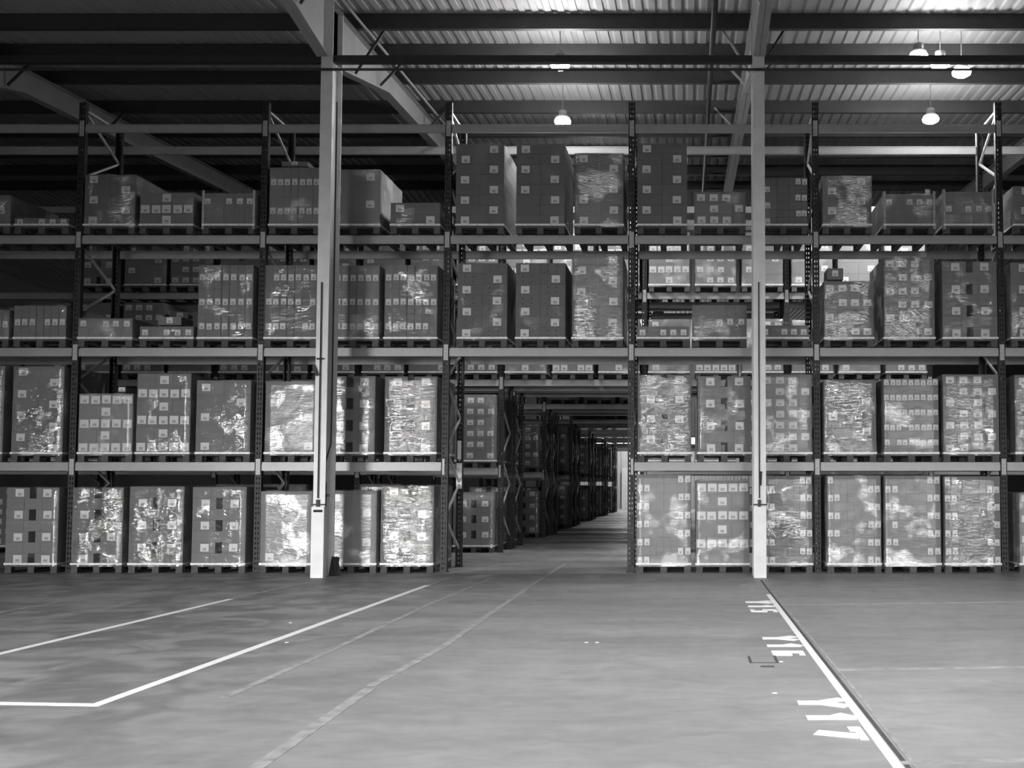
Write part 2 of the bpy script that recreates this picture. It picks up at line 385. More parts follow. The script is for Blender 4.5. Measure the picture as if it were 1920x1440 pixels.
# ------------------------------------------------------------------ lamps
def high_bay(x, y, z, label, power=1.0, group=None, lit=True, spot=0, extra=0):
    t = thing('high_bay_lamp', label, 'lamp', (x, y, z), group)
    link('reflector', MB().lathe([(.03, .19), (.08, .18), (.12, .145), (.13, .125), (.125, .12), (.11, .13), (.07, .16)]).mesh('reflector', M_refl if lit else M_lamp, True), t)
    link('housing', MB().lathe([(.0, .27), (.07, .27), (.08, .26), (.08, .19), (.0, .19)], seg=16).mesh('housing', M_lamp, True), t)
    link('hanger', MB().tube([(0, 0, .265), (0, 0, max(.28, sheet_z(y)-.01-z))], .008, 6).mesh('hanger', M_lamp), t)
    if lit:
        mb_ = M_bulb if spot else mat('lamp_glass_%d' % power, 0.9, 0.3, emit=power*2.6)
        link('bulb', MB().lathe([(.0, .0), (.09, .01), (.14, .04), (.15, .075), (.13, .11), (.06, .13), (.0, .135)], seg=20).mesh('bulb', mb_, True), t)
        if not spot and not extra: return
        if extra: spot, power = 150, extra
        l = bpy.data.lights.new('lamp_light', 'SPOT'); l.energy = power
        if spot: l.spot_size = math.radians(spot); l.spot_blend = .6; l.shadow_soft_size = .12
        lo = bpy.data.objects.new('lamp_light', l); C.objects.link(lo); lo.location = (x, y, z-.14)
p = at(1050, 122, 16.05); high_bay(p.x, p.y, p.z-.07, 'single glowing high bay lamp above the aisle opening', 165)
for (u, v), nm_ in zip(((1722, 106), (1763, 120), (1803, 136)), ('leftmost', 'middle', 'rightmost')):
    p = at(u, v, {106: 15.98, 120: 16.1, 136: 16.22}[v]); high_bay(p.x, p.y, p.z-.07, 'glaring high bay lamp at upper right, %s of the tight trio' % nm_, 60, 'trio of high bay lamps')
for u, v, e, nm_ in ((1055, 229, 150, 'above the aisle opening'), (1745, 225, 190, 'below the bright trio')):
    p = at(u, v, 18.7); high_bay(p.x, p.y, p.z-.06, 'high bay lamp peeking over the top rack beam, %s' % nm_, e, 'lamps over the first cross aisle', extra=e*(4.4 if u > 1200 else 2.2))
for (x, y, e, nm_) in ((-2.6, 6.5, 980, 'back left'), (1.9, 6.5, 980, 'back right'), (-2.6, 1.0, 800, 'front left'), (1.9, 1.0, 800, 'front right'), (6.8, 6.5, 650, 'far right')):
    high_bay(x, y, 8.1, 'high bay lamp over the loading bay out of view, %s' % nm_, e, 'loading bay lamps', spot=118)
high_bay(-3.1, 14.0, 7.95, 'unlit dark lamp housing hanging at the top edge right of the left column', lit=False)
for (x, y, e, nm_) in ((-2.2, 24.7, 50, 'third'), (-2.2, 37.0, 60, 'fifth'), (-2.2, 55.5, 900, 'last')):  # unseen lamps, added to light the rear rows and the far wall
    high_bay(x, y, 7.6, 'unseen high bay lamp added over the %s cross aisle' % nm_, e, 'unseen lamps added over the cross aisles')

# ------------------------------------------------------------------ pallet racking
BAYX = [-.86 + 2.81*k for k in range(-5, 4)]    # upright centres
BT = [at(1000, v, 15.7).z for v in (866.5, 652, 441, 232.5)]   # tops of the four beam levels
BH, UPT = 0.13, at(1184, 191, 15.7).z
RD = 1.1                                         # depth of a frame
def post_mesh():
    m = MB(); W = .1; hs = [(-.026, -.012), (.012, .026)]; H = UPT; pitch, hh = .075, .034
    m.box(-W/2, -.026, 0, .002, 0, H).box(-.012, .012, 0, .002, 0, H).box(.026, W/2, 0, .002, 0, H)
    z = 0.0
    while z < H:
        z1 = min(H, z + pitch - hh)
        for a, b in hs: m.box(a, b, 0, .002, z, z1)
        z += pitch
    m.box(-W/2, -W/2+.002, 0.002, .08, 0, H).box(W/2-.002, W/2, 0.002, .08, 0, H)
    m.box(-W/2, -.032, .078, .08, 0, H).box(.032, W/2, .078, .08, 0, H).box(-.07, .07, -.02, .1, 0, .008)
    return m.mesh('post', M_post)
POST = post_mesh()
def frame_mesh():
    m = MB(); z = .2; k = 0; nodes = [(k_ % 2, z_) for k_, z_ in enumerate([.2 + .505*i for i in range(int((UPT-.3)/.505)+1)])]
    nodes = []
    zt = at(1878, 206, 15.7).z; i = 0
    while zt > .15: nodes.append((i % 2, zt)); zt -= .52; i += 1
    for (a, z0), (b, z1) in zip(nodes[:-1], nodes[1:]):
        m.bar((0, .05 + a*(RD-.1), z0), (0, .05 + b*(RD-.1), z1), .03, .03)
    m.bar((0, .05, nodes[0][1]+.02), (0, RD-.05, nodes[0][1]+.02), .03)
    return m.mesh('upright_frame', M_brace)
FRAME = frame_mesh()
def beam_mesh(L):
    m = MB(); l = L/2 - .052
    m.box(-l, l, 0, .05, -BH+.0, -.022).box(-l, l, .012, .05, -.022, 0)
    return m.mesh('beam', M_beam, bevel=.004)
BEAM = beam_mesh(2.81)
def conn_mesh():
    m = MB(); m.box(-.048, -.014, -.006, -.002, -.19, .05)
    for i in range(3): m.box(-.04, -.022, -.010, -.006, -.16+.07*i, -.125+.07*i)
    return m.mesh('beam_connector', M_conn)
CONN = conn_mesh(); CONNR = CONN.copy(); CONNR.transform(__import__('mathutils').Matrix.Scale(-1, 4, (1, 0, 0)))
def rack(y, xi, levels, label, tunnel=(4,), conn=True):
    t = thing('pallet_rack', label, 'pallet rack', (BAYX[xi[0]], y, 0), 'rows of pallet racking')
    x0 = BAYX[xi[0]]
    for i in xi:
        f = link('upright_frame', FRAME, t, (BAYX[i]-x0, 0, 0))
        link('post', POST, f, (0, 0, 0)); link('post', POST, f, (0, RD, 0), math.pi)
    for i in xi[:-1]:
        for lv in levels:
            if lv == 0 and i in tunnel: continue
            cx = BAYX[i]+1.405-x0
            a = link('beam', BEAM, t, (cx, -.002, BT[lv])); b = link('beam', BEAM, t, (cx, RD+.002, BT[lv]), math.pi)
            if conn:
                link('beam_connector', CONN, a, (-1.405+.05+.048-.05, 0, 0)); link('beam_connector', CONNR, a, (1.405-.05-.048+.05, 0, 0))
    return t
TUN = 4                                          # bay between upright 4 and 5 is the drive-through
# BAYX: index 0=-14.91 ... 4=-3.67, 5=-.86, 6=1.95, 7=4.76, 8=7.57
ROWS = [20.4, 21.8, 26.5, 27.9, 32.6, 34.0, 38.7, 40.1, 44.8, 46.2, 50.9, 52.3]
r1 = rack(15.7, range(1, 9), (0, 1, 2, 3), 'long front pallet rack with dark perforated uprights and pale beams')
g = MB().box(-.045, .045, -.012, -.006, 1.25, 1.66).box(-.03, .03, -.014, -.008, 1.72, 2.02)
link('post_guard', g.mesh('post_guard', M_col), r1, (BAYX[4]-BAYX[1], RD-.09, 0))
rack(ROWS[0], range(0, 9), (0, 1, 2, 3), 'second pallet rack row, brightly lit at right behind the front rack')
for i, ry in enumerate(ROWS[1:]):
    rack(ry, range(3, 6) if i else range(3, 7), (0, 1, 2, 3) if i < 2 else (0, 1, 2), 'pallet rack row seen through the aisle opening, %s row back' % ORD[i+2], conn=i < 3)

# ------------------------------------------------------------------ pallet loads
def pallet_mesh(W=.8, D=1.2):
    m = MB(); H = .125
    for i in range(7):
        y = i*(D-.1)/6; m.box(0, W, y, y+.1, H-.018, H)
    for y in (0, D/2-.05, D-.1):
        m.box(0, W, y, y+.1, H-.036, H-.0185)
    for x in (0, W/2-.05, W-.1):
        m.box(x, x+.1, 0, D, 0, .018)
        for y in (0, D/2-.05, D-.1): m.box(x+.002, x+.098, y+.002, y+.098, .0185, H-.0365)
    me = m.mesh('pallet', M_wood); me.transform(__import__('mathutils').Matrix.Translation((-W/2, 0, 0))); return me
PALLET = pallet_mesh(); PH = .125
_c = {}
def carton_me(w, d, h, dark=False):
    k = (round(w, 3), round(d, 3), round(h, 3), dark)
    if k not in _c: _c[k] = MB().box(-w/2, w/2, 0, d, 0, h).mesh('carton', M_card2 if dark else M_card, bevel=.0018)
    return _c[k]
def label_me(w, h):
    k = ('L', w, h)
    if k not in _c: _c[k] = MB().box(-w/2, w/2, -.0025, -.0005, -h/2, h/2).mesh('shipping_label', M_label)
    return _c[k]
def arrow_me():
    if 'A' not in _c:
        m = MB()
        for cx in (-.13, .0, .0) [:2]:
            for s in (1, -1):
                z = .03*s; n = len(m.v)
                m.v += [(cx-.014, -.001, z), (cx+.014, -.001, z), (cx, -.001, z+s*.024), (cx-.014, -.0004, z), (cx+.014, -.0004, z), (cx, -.0004, z+s*.024)]
                m.f += [(n, n+1, n+2), (n+3, n+5, n+4), (n, n+3, n+4, n+1), (n+1, n+4, n+5, n+2), (n+2, n+5, n+3, n)]
        _c['A'] = m.mesh('handling_arrow', M_arrow)
    return _c['A']
def film_me(W, D, H, seed, kind, droop=.0, loose=1.0, topflap=False):
    m = MB(); e = .006; r = .03; per = []
    nx, ny = max(6, int(W/.07)), 10
    def seg(a, b, n):
        for i in range(n): per.append((a[0]+(b[0]-a[0])*i/n, a[1]+(b[1]-a[1])*i/n))
    x0, x1, y0, y1 = -W/2-e, W/2+e, -e, D+e
    seg((x0+r, y0), (x1-r, y0), nx); seg((x1-r, y0), (x1, y0+r), 2); seg((x1, y0+r), (x1, y1-r), ny); seg((x1, y1-r), (x1-r, y1), 2)
    seg((x1-r, y1), (x0+r, y1), 5); seg((x0+r, y1), (x0, y1-r), 2); seg((x0, y1-r), (x0, y0+r), ny); seg((x0, y0+r), (x0+r, y0), 2)
    nz = max(4, int(H/.06)); rng = random.Random(seed); off = rng.random()*90
    cx, cy = 0, D/2
    for k in range(nz+1):
        z = -.03 + (H+.03)*k/nz; fl = max(0, 1-k/1.6)*.010
        for (px, py) in per:
            dx, dy = px-cx, (py-cy)
            nn = abs(noise.noise(Vector((px*7+off, py*7, z*9+off))))*.011*loose + fl
            sx = (1 if dx > 0 else -1)*(abs(dx) > W/2-r*.9); sy = (1 if dy > 0 else -1)*(abs(dy) > D/2-r*.9)
            zz = z + (noise.noise(Vector((px*4+off, py*4, 3)))*.03*loose if k == nz else 0)
            m.v.append((px+sx*nn, py+sy*nn, zz))
    n = len(per)
    for k in range(nz):
        for i in range(n):
            j = (i+1) % n; m.f.append((k*n+i, k*n+j, (k+1)*n+j, (k+1)*n+i))
    # lid folded in over the top edge
    b0 = nz*n
    for i, (px, py) in enumerate(per):
        q = Vector(m.v[b0+i]); c = Vector((0, D/2, 0)); d = (c-Vector((q.x, q.y, 0))); s = .12/max(.2, d.length)
        m.v.append((q.x+d.x*s, q.y+d.y*s, H+.012+abs(noise.noise(Vector((px*6+off, py*6, 9))))*.02))
    for i in range(n):
        j = (i+1) % n; m.f.append((b0+i, b0+j, b0+n+j, b0+n+i))
    return m.mesh('stretch_film', M_film[kind], True)
def hem_me(W, D):
    k = ('H', round(W, 2))
    if k not in _c:
        m = MB(); a = W/2+.008
        m.box(-a, a, -.016, -.006, -.008, .022).box(a-.01, a, -.006, D, -.008, .022).box(-a, -a+.01, -.006, D, -.008, .022)
        _c[k] = m.mesh('film_hem', M_hem, bevel=.003)
    return _c[k]

# per pattern: layer height, cartons across the front on even/odd layers, which carry labels, label size
LOOK = {'gap': 'carton load with dark centre gaps', 'stag': 'tall carton load with zigzag labels', 'stag2': 'large-carton load with zigzag labels',
        'row5': 'carton load with five-label rows', 'row7': 'tall-carton load with small label rows', 'pairs': 'carton load with label pairs',
        'grid': 'carton load with label grid', 'dense': 'load of many tiny labelled cartons', 'low': 'low lumpy wrapped load', 'flat': 'low flat-topped milky wrapped load',
        'tray': 'low load with corner posts', 'rows4': 'carton load with staggered label rows'}
BAYN = ['far left bay', 'bay at left edge', 'first full bay from left', 'bay behind left column', 'bay over aisle opening', 'bay right of aisle opening', 'last full bay on right', 'bay at right edge', '']
LEVN = ['on floor', 'on lowest beams', 'on second beams', 'on third beams']
SLOT = ['left', 'middle', 'right']
def layers(pattern, W, H, phase, offx):
    """yield (z, h, [(x0, x1, has_label, label_dx)], rear_count) ; label size"""
    out = []
    if pattern == 'gap':
        n = max(2, round(H/.157)); h = H/n; g = .1
        for i in range(n):
            k = (n-1-i+phase) % 2
            if k == 0:
                a = W/2 + offx - g/2
                out.append((i*h, h, [(0, a, 1, .02), (a+g, W, 1, 0)], 2, g))
            else: out.append((i*h, h, [(0, W*.34, 0, 0), (W*.34, W*.67, 0, 0), (W*.67, W, 0, 0)], 2, 0))
        return out, (.125, .115)
    if pattern in ('stag', 'stag2'):
        n = max(2, round(H/(.155 if pattern == 'stag' else .208))); h = H/n
        for i in range(n):
            k = (n-1-i+phase) % 2
            s = W*.5 if k else W*.5
            out.append((i*h, h, [(0, s, k == 0, -(s/2-.14)), (s, W, k == 1, (W-s)/2-.15)], 2, 0))
        return out, (.125, .11)
    if pattern == 'row5':
        n = max(2, round(H/.197)); h = H/n
        for i in range(n):
            k = (n-1-i+phase) % 2
            if k: out.append((i*h, h, [(W*j/5, W*(j+1)/5, 1, 0) for j in range(5)], 2, 0))
            else: out.append((i*h, h, [(W*j/3, W*(j+1)/3, j == 1, 0) for j in range(3)], 2, 0))
        return out, (.13, .12)
    if pattern == 'row7':
        n = max(1, round(H/.36)); h = H/n
        for i in range(n): out.append((i*h, h, [(W*j/7, W*(j+1)/7-(.005 if j in (2, 3) else 0), 1, 0) for j in range(7)], 2, 0))
        return out, (.078, .092)
    if pattern == 'pairs':
        n = max(2, round(H/.133)); h = H/n
        for i in range(n):
            k = (n-1-i+phase) % 2
            out.append((i*h, h, [(W*j/8, W*(j+1)/8, (j < 2) if k else (j > 5), 0) for j in range(8)], 1, 0))
        return out, (.075, .098)
    if pattern in ('grid', 'rows4'):
        n = max(2, round(H/(.162 if pattern == 'grid' else .2))); h = H/n
        for i in range(n):
            k = (n-1-i+phase) % 2
            out.append((i*h, h, [(W*j/4, W*(j+1)/4, j != (3 if k == 0 else 0), 0) for j in range(4)], 2, 0))
        return out, (.12, .1)
    if pattern == 'dense':
        n = max(2, round(H/.118)); h = H/n
        for i in range(n):
            k = (n-1-i+phase) % 2
            c = 9 if k == 0 else 7
            out.append((i*h, h, [(W*j/c, W*(j+1)/c, k == 0, 0) for j in range(c)], 1, 0))
        return out, (.07, .088)
    n = max(1, round(H/.2)); h = H/n
    for i in range(n):
        out.append((i*h, h, [(W*j/5, W*(j+1)/5, (i == n//2) and j not in (1,), 0) for j in range(5)], 2, 0))
    return out, (.085, .085)

def load(x, y, z, W, H, pattern, label, group, film='some', phase=0, offx=0, dark=False, seed=0, full=True, arrows=False, D=1.2, rz=0.0, hem=True, loose=1.0):
    t = thing('pallet_load', label, 'pallet load', (x, y, z), group)
    if rz: t.rotation_euler[2] = rz
    W = min(W, .86); rg = random.Random(seed)
    link('pallet', PALLET, t).scale[0] = W/.8; dd = D/2
    lay, (lw, lh) = layers(pattern, W, H, phase, offx)
    for li, (lz, h, cols, rear, gap) in enumerate(lay):
        for (a, b, lab, ldx) in cols:
            c = link('carton', carton_me(b-a-.0014, dd-.003, h-.0014, dark), t, (-W/2+(a+b)/2 + rg.uniform(-.0012, .0012), rg.uniform(0, .004), PH+lz))
            if lab and not (rg.random() < .03):
                hh = min(lh, h*.72); link('shipping_label', label_me(min(lw, (b-a)*.82), round(hh, 3)), c, (ldx+rg.uniform(-.006, .006), 0, h*(.5) + rg.uniform(-.004, .004)))
            if arrows and not lab: link('handling_arrow', arrow_me(), c, (.05, 0, h*.5))
        if rear == 1:
            if li % 2 == 0:
                h2 = h*2 if li+1 < len(lay) else h
                link('carton', carton_me(W-.0014, dd-.003, h2-.0014, dark), t, (0, dd, PH+lz))
        elif gap:
            a = W/2+offx-gap/2
            link('carton', carton_me(a-.0014, dd-.003, h-.0014, dark), t, (-W/2+a/2, dd, PH+lz))
            link('carton', carton_me(W-a-gap-.0014, dd-.003, h-.0014, dark), t, (-W/2+(a+gap+W)/2, dd, PH+lz))
        else:
            for s in (-1, 1): link('carton', carton_me(W/2-.0014, dd-.003, h-.0014, dark), t, (s*W/4, dd, PH+lz))
    link('stretch_film', film_me(W, D, H, seed, film, loose=loose), t, (0, 0, PH))
    if hem: link('film_hem', hem_me(W, D), t, (0, 0, PH))
    if pattern == 'tray':
        for sx in (-1, 1):
            link('corner_post', MB().box(-.02, .02, -.012, -.004, .0, H+.1).box(sx*.016, sx*.02, -.012, .05, .0, H+.1).mesh('corner_post', M_line2), t, (sx*(W/2-.01), 0, PH-.06))
    if pattern == 'low':
        m = MB(); n0, n1 = 12, 10; off = rg.random()*50
        for j in range(n1+1):
            for i in range(n0+1):
                fx, fy = i/n0, j/n1; ed = min(fx, 1-fx, fy, 1-fy)
                zz = H + .02 + (.10*noise.noise(Vector((fx*2+off, fy*2, 1))) + .05)*min(1, ed*5) - .05*(1-min(1, ed*6))
                m.v.append((-W/2+W*fx, D*fy, max(zz, H+.004)))
        for j in range(n1):
            for i in range(n0): q = j*(n0+1)+i; m.f.append((q, q+1, q+n0+2, q+n0+1))
        link('crumpled_top_film', m.mesh('crumpled_top_film', M_film['milky'], True), t, (0, 0, PH))
    return t

YL = 15.60                                       # front faces of loads overhang the beam a little
# bay, slot, level, u0, u1, v_top, pattern, film, options
L = [
 (1, 2, 0, 11, 109, 914, 'gap', 'some', dict(offx=0)),
 (2, 0, 0, 134, 229, 914, 'gap', 'crisp', {}), (2, 1, 0, 242, 344, 912, 'gap', 'crisp', dict(phase=1)), (2, 2, 0, 360, 461, 913, 'gap', 'some', dict(phase=1)),
 (3, 0, 0, 488, 585, 921, 'stag2', 'milky', dict()), (3, 1, 0, 611, 706, 920, 'stag2', 'milky', dict(phase=0)), (3, 2, 0, 714, 813, 911, 'gap', 'crisp', {}),
 (5, 0, 0, 1189, 1291, 890, 'pairs', 'milky', dict()), (5, 1, 0, 1305, 1405, 901, 'row5', 'milky', dict(phase=1)), (5, 2, 0, 1430, 1523, 892, 'pairs', 'some', dict()),
 (6, 0, 0, 1551, 1652, 892, 'pairs', 'milky', dict(phase=1)), (6, 1, 0, 1659, 1764, 892, 'pairs', 'milky', dict()), (6, 2, 0, 1780, 1885, 893, 'pairs', 'some', dict(phase=1)),
 (7, 0, 0, 1911, 2010, 925, 'grid', 'milky', {}),
 (1, 1, 1, -92, 7, 686, 'gap', 'some', {}), (1, 2, 1, 23, 119, 687, 'stag', 'crisp', {}),
 (2, 0, 1, 147, 249, 738, 'row5', 'milky', dict(phase=1)), (2, 1, 1, 256, 357, 700, 'row5', 'some', {}), (2, 2, 1, 373, 475, 713, 'stag2', 'some', {}),
 (3, 0, 1, 497, 597, 715, 'stag2', 'milky', dict(phase=1)), (3, 1, 1, 608, 703, 705, 'gap', 'some', {}), (3, 2, 1, 721, 819, 706, 'gap', 'crisp', {}),
 (5, 0, 1, 1196, 1296, 703, 'gap', 'crisp', {}), (5, 1, 1, 1308, 1408, 705, 'gap', 'some', {}), (5, 2, 1, 1427, 1522, 702, 'grid', 'milky', {}),
 (6, 0, 1, 1544, 1642, 713, 'stag2', 'crisp', {}), (6, 1, 1, 1657, 1760, 710, 'dense', 'milky', {}), (6, 2, 1, 1772, 1877, 702, 'grid', 'some', {}),
 (7, 0, 1, 1903, 2003, 703, 'stag2', 'crisp', {}),
 (1, 1, 2, -85, 17, 581, 'row7', 'milky', {}), (1, 2, 2, 26, 124, 573, 'row7', 'some', {}),
 (2, 0, 2, 146, 248, 597, 'flat', 'milky', {}), (2, 1, 2, 262, 363, 612, 'flat', 'some', {}), (2, 2, 2, 373, 476, 497, 'row7', 'some', {}),
 (3, 0, 2, 495, 592, 497, 'row7', 'some', {}), (3, 1, 2, 612, 711, 498, 'row7', 'milky', {}), (3, 2, 2, 721, 820, 497, 'row7', 'some', {}),
 (4, 0, 2, 858, 951, 493, 'stag', 'calm', dict(arrows=True, dark=True)), (4, 1, 2, 967, 1060, 493, 'stag', 'calm', dict(arrows=True, dark=True)), (4, 2, 2, 1073, 1168, 477, 'stag', 'crisp', dict(phase=1)),
 (5, 0, 2, 1191, 1289, 612, 'low', 'some', {}), (5, 1, 2, 1298, 1400, 572, 'low', 'some', {}), (5, 2, 2, 1426, 1516, 610, 'low', 'some', {}),
 (6, 0, 2, 1545, 1638, 527, 'rows4', 'crisp', {}), (6, 1, 2, 1657, 1752, 482, 'rows4', 'crisp', {}), (6, 2, 2, 1769, 1872, 490, 'gap', 'some', {}),
 (7, 0, 2, 1895, 1995, 492, 'gap', 'some', {}),
 (1, 1, 3, -85, 20, 366, 'stag', 'crisp', {}), (1, 2, 3, 27, 129, 409, 'low', 'some', {}),
 (2, 0, 3, 158, 254, 327, 'stag', 'crisp', dict(dark=True)), (2, 1, 3, 262, 363, 361, 'row5', 'some', {}), (2, 2, 3, 380, 478, 362, 'tray', 'calm', {}),
 (3, 0, 3, 505, 600, 314, 'row7', 'milky', {}), (3, 1, 3, 614, 713, 318, 'stag2', 'milky', dict(phase=1)), (3, 2, 3, 733, 826, 380, 'stag', 'some', dict(dark=True)),
 (4, 0, 3, 855, 945, 270, 'stag', 'calm', dict(dark=True, phase=1)), (4, 1, 3, 968, 1059, 270, 'stag', 'calm', dict(dark=True)), (4, 2, 3, 1077, 1169, 287, 'stag', 'crisp', dict(dark=True, arrows=True)),
 (5, 0, 3, 1195, 1288, 269, 'stag', 'calm', dict(dark=True)), (5, 1, 3, 1303, 1398, 360, 'rows4', 'some', {}), (5, 2, 3, 1422, 1514, 333, 'pairs', 'calm', dict(dark=True)),
 (6, 0, 3, 1540, 1632, 330, 'stag', 'crisp', dict(dark=True, arrows=True, phase=1)), (6, 1, 3, 1657, 1753, 364, 'tray', 'some', {}), (6, 2, 3, 1769, 1863, 360, 'tray', 'some', {}),
 (7, 0, 3, 1900, 1995, 349, 'gap', 'some', {}),
]
FT = {}
for n, (bay, slot, lv, u0, u1, vt, pat, film, kw) in enumerate(L):
    z0 = 0.0 if lv == 0 else BT[lv-1]+.002
    vm = (vt + (1057, 850, 636, 426)[lv])/2
    a, b = at(u0, vm, YL), at(u1, vm, YL); top = at((u0+u1)/2, vt, YL).z
    x = (a.x+b.x)/2; W = b.x-a.x; H = top - z0 - PH
    pl = max([q for q in BAYX if q < x]+[-99])+.09; pr = min([q for q in BAYX if q > x]+[99])-.09
    hw = W/2; x = min(max(x, pl+hw), pr-hw)
    lb = '%s, %s %s, %s' % ('short two-row carton load' if (bay, slot, lv) == (3, 2, 3) else LOOK[pat], SLOT[slot], LEVN[lv], BAYN[bay])
    kw = dict(kw); 
    FT[(bay, slot, lv)] = load(x, YL, z0, W, H, pat, lb, 'wrapped pallet loads in the front rack', film, seed=n+1, **kw)

# small loose cartons riding on top of loads
for (u0, u1, v0, v1, base, lb) in ((221, 236, 726, 738, 1, 'small carton alone on top of the low load, first full bay'),
                       (296, 340, 594, 612, 1, 'short row carton on top of the flat load, second beams, first full bay'),
                       (528, 577, 303, 314, 1, 'flat carton on top of the load beside the left column, third beams'),
                       (1551, 1581, 503, 527, 1, 'carton stacked on the left of the glinting load, last full bay')):
    a, b = at(u0, v1, YL+.05), at(u1, v0, YL+.05); w_, h_ = b.x-a.x, b.z-a.z
    t = thing('loose_carton', lb, 'carton', ((a.x+b.x)/2, YL+.05, a.z+.02))
    c = link('carton_body', carton_me(w_, .38, h_-.02), t)
    link('shipping_label', label_me(.09, round(min(.09, h_*.6), 3)), t, (0, 0, h_/2))

# second rack row behind the cross aisle
def back_fill(y, bays, levels, full, rowname, rs):
    rg = random.Random(rs)
    for bay in bays:
        for lv in levels:
            if bay == TUN and lv < 2: continue
            for s in range(3):
                x = BAYX[bay] + .49 + .915*s + rg.uniform(-.01, .01)
                z0 = 0 if lv == 0 else BT[lv-1]+.002
                Hh = rg.choice([1.05, 1.2, 1.3, 1.38]) if lv != 0 else rg.choice([1.05, 1.15, 1.2])
                if full and lv == 2 and bay >= 5: Hh = rg.uniform(.98, 1.15)
                if full and bay == 6 and lv == 3: Hh = 1.35
                pat = rg.choice(['row5', 'rows4', 'row5', 'stag2']) if full else rg.choice(['gap', 'stag2', 'rows4'])
                if not full and y < 30 and bay == 3: pat = ['gap', 'rows4', 'stag2'][lv % 3] if s == 2 else pat
                if y == ROWS[0] and bay == 3 and s == 2: pat = 'gap' if lv == 0 else 'rows4'
                lb = '%s, %s %s, %s, %s' % ('wrapped carton load', SLOT[s], LEVN[lv], BAYN[bay], rowname)
                if not full and y > 24: coarse(x, y-.1, z0, Hh, pat, lb, rg.randint(0, 999))
                else: load(x, y-.1, z0, .8, Hh, pat, lb, 'wrapped pallet loads in the racks behind', 'milky' if full else 'some', phase=rg.randint(0, 1), seed=rg.randint(100, 9999), loose=.6)
PROTO = {}
def coarse(x, y, z, H, pat, lb, seed):
    k = (pat, round(H, 2))
    if k not in PROTO:
        m = MB(); lay, (lw, lh) = layers(pat, .8, H, 0, 0); labs = []
        for (lz, h, cols, rear, gap) in lay:
            for (a, b, lab, ldx) in cols:
                m.box(-.4+a+.0015, -.4+b-.0015, 0, 1.2, lz, lz+h-.003)
                if lab: labs.append((-.4+(a+b)/2+ldx, lz+h/2))
        PROTO[k] = (m.mesh('carton_stack', M_card), labs, film_me(.8, 1.2, H, seed, 'some', loose=.6))
    cm, labs, fm = PROTO[k]
    t = thing('pallet_load', lb, 'pallet load', (x, y, z), 'wrapped pallet loads in the racks behind')
    link('pallet', PALLET, t); s = link('carton_stack', cm, t, (0, 0, PH))
    for (lx, lz) in labs: link('shipping_label', label_me(.12, .105), s, (lx, 0, lz))
    link('stretch_film', fm, t, (0, 0, PH))
back_fill(ROWS[0], (1, 2, 3), (2,), False, 'second row', 11)
back_fill(ROWS[0], (1, 2, 3), (3,), False, 'second row', 12)
back_fill(ROWS[0], (3,), (0, 1), False, 'second row', 13)
back_fill(ROWS[0], (0, 1, 2), (0, 1), False, 'second row', 16)
back_fill(ROWS[0], (0,), (2,), False, 'second row', 17)
back_fill(ROWS[0], (4, 5, 6), (2, 3), True, 'second row', 14)
back_fill(ROWS[0], (5, 6), (0, 1), False, 'second row', 15)
for i, ry in enumerate(ROWS[1:]):
    back_fill(ry, (3,), (0, 1), False, '%s row' % ORD[i+2], 30+i)
    if i < 5: back_fill(ry, (4,), (2,), False, '%s row' % ORD[i+2], 50+i)

# ------------------------------------------------------------------ floor paint, hatch and scraps
PZ = 0.0
def strip(pts, wdt, m, z=.0015, name='painted_line'):
    mb = MB(); global PZ; PZ += .00007; z += PZ
    for p, q in zip(pts[:-1], pts[1:]):
        z += .0002
        d = (q-p).normalized(); n = Vector((-d.y, d.x, 0))*(wdt/2); e = d*wdt*.45
        a, b, c, dd = p-e-n, q+e-n, q+e+n, p-e+n
        k = len(mb.v)
        for zz in (0.0002, z):
            mb.v += [(v.x, v.y, zz) for v in (a, b, c, dd)]
        mb.f += [tuple(k+i for i in t) for t in ((0,3,2,1),(4,5,6,7),(0,1,5,4),(1,2,6,5),(2,3,7,6),(3,0,4,7))]
    return link(name, mb.mesh(name, m), floor_o)
fl = onfloor
strip([fl(-120, 1315), fl(0, 1319), fl(180, 1322), fl(800, 1098)], .075, M_line)
strip([fl(803, 1097), fl(845, 1083)], .06, M_line2)
strip([fl(-80, 1245), fl(58, 1212), fl(430, 1124)], .075, M_line); strip([fl(432, 1123), fl(590, 1089)], .06, M_line2)
strip([fl(425, 1306), fl(620, 1220), fl(815, 1128)], .06, M_line2); strip([fl(820, 1127), fl(925, 1083)], .04, M_line2)
strip([fl(440, 1468), fl(520, 1412), fl(690, 1293)], .075, M_line2); strip([fl(700, 1284), fl(830, 1213), fl(885, 1175), fl(1000, 1095), fl(1060, 1057)], .065, M_line2)
strip([fl(0, 1148), fl(150, 1122)], .05, M_line2)
ra, rb_ = fl(1441, 1115), fl(1694, 1452)
strip([ra, rb_], .052, M_line)
strip([fl(1427, 1088), fl(1441, 1107), fl(1716, 1455)], .022, M_joint, .0012, 'floor_joint')
strip([fl(1450, 1112), fl(1600, 1290), fl(1730, 1455)], .02, M_line2, .0010)
strip([fl(1575, 1256), fl(1940, 1250)], .06, M_line2); strip([fl(1700, 1431), fl(1960, 1424)], .06, M_line2); strip([fl(1465, 1134), fl(1940, 1128)], .05, M_line2, .0008)
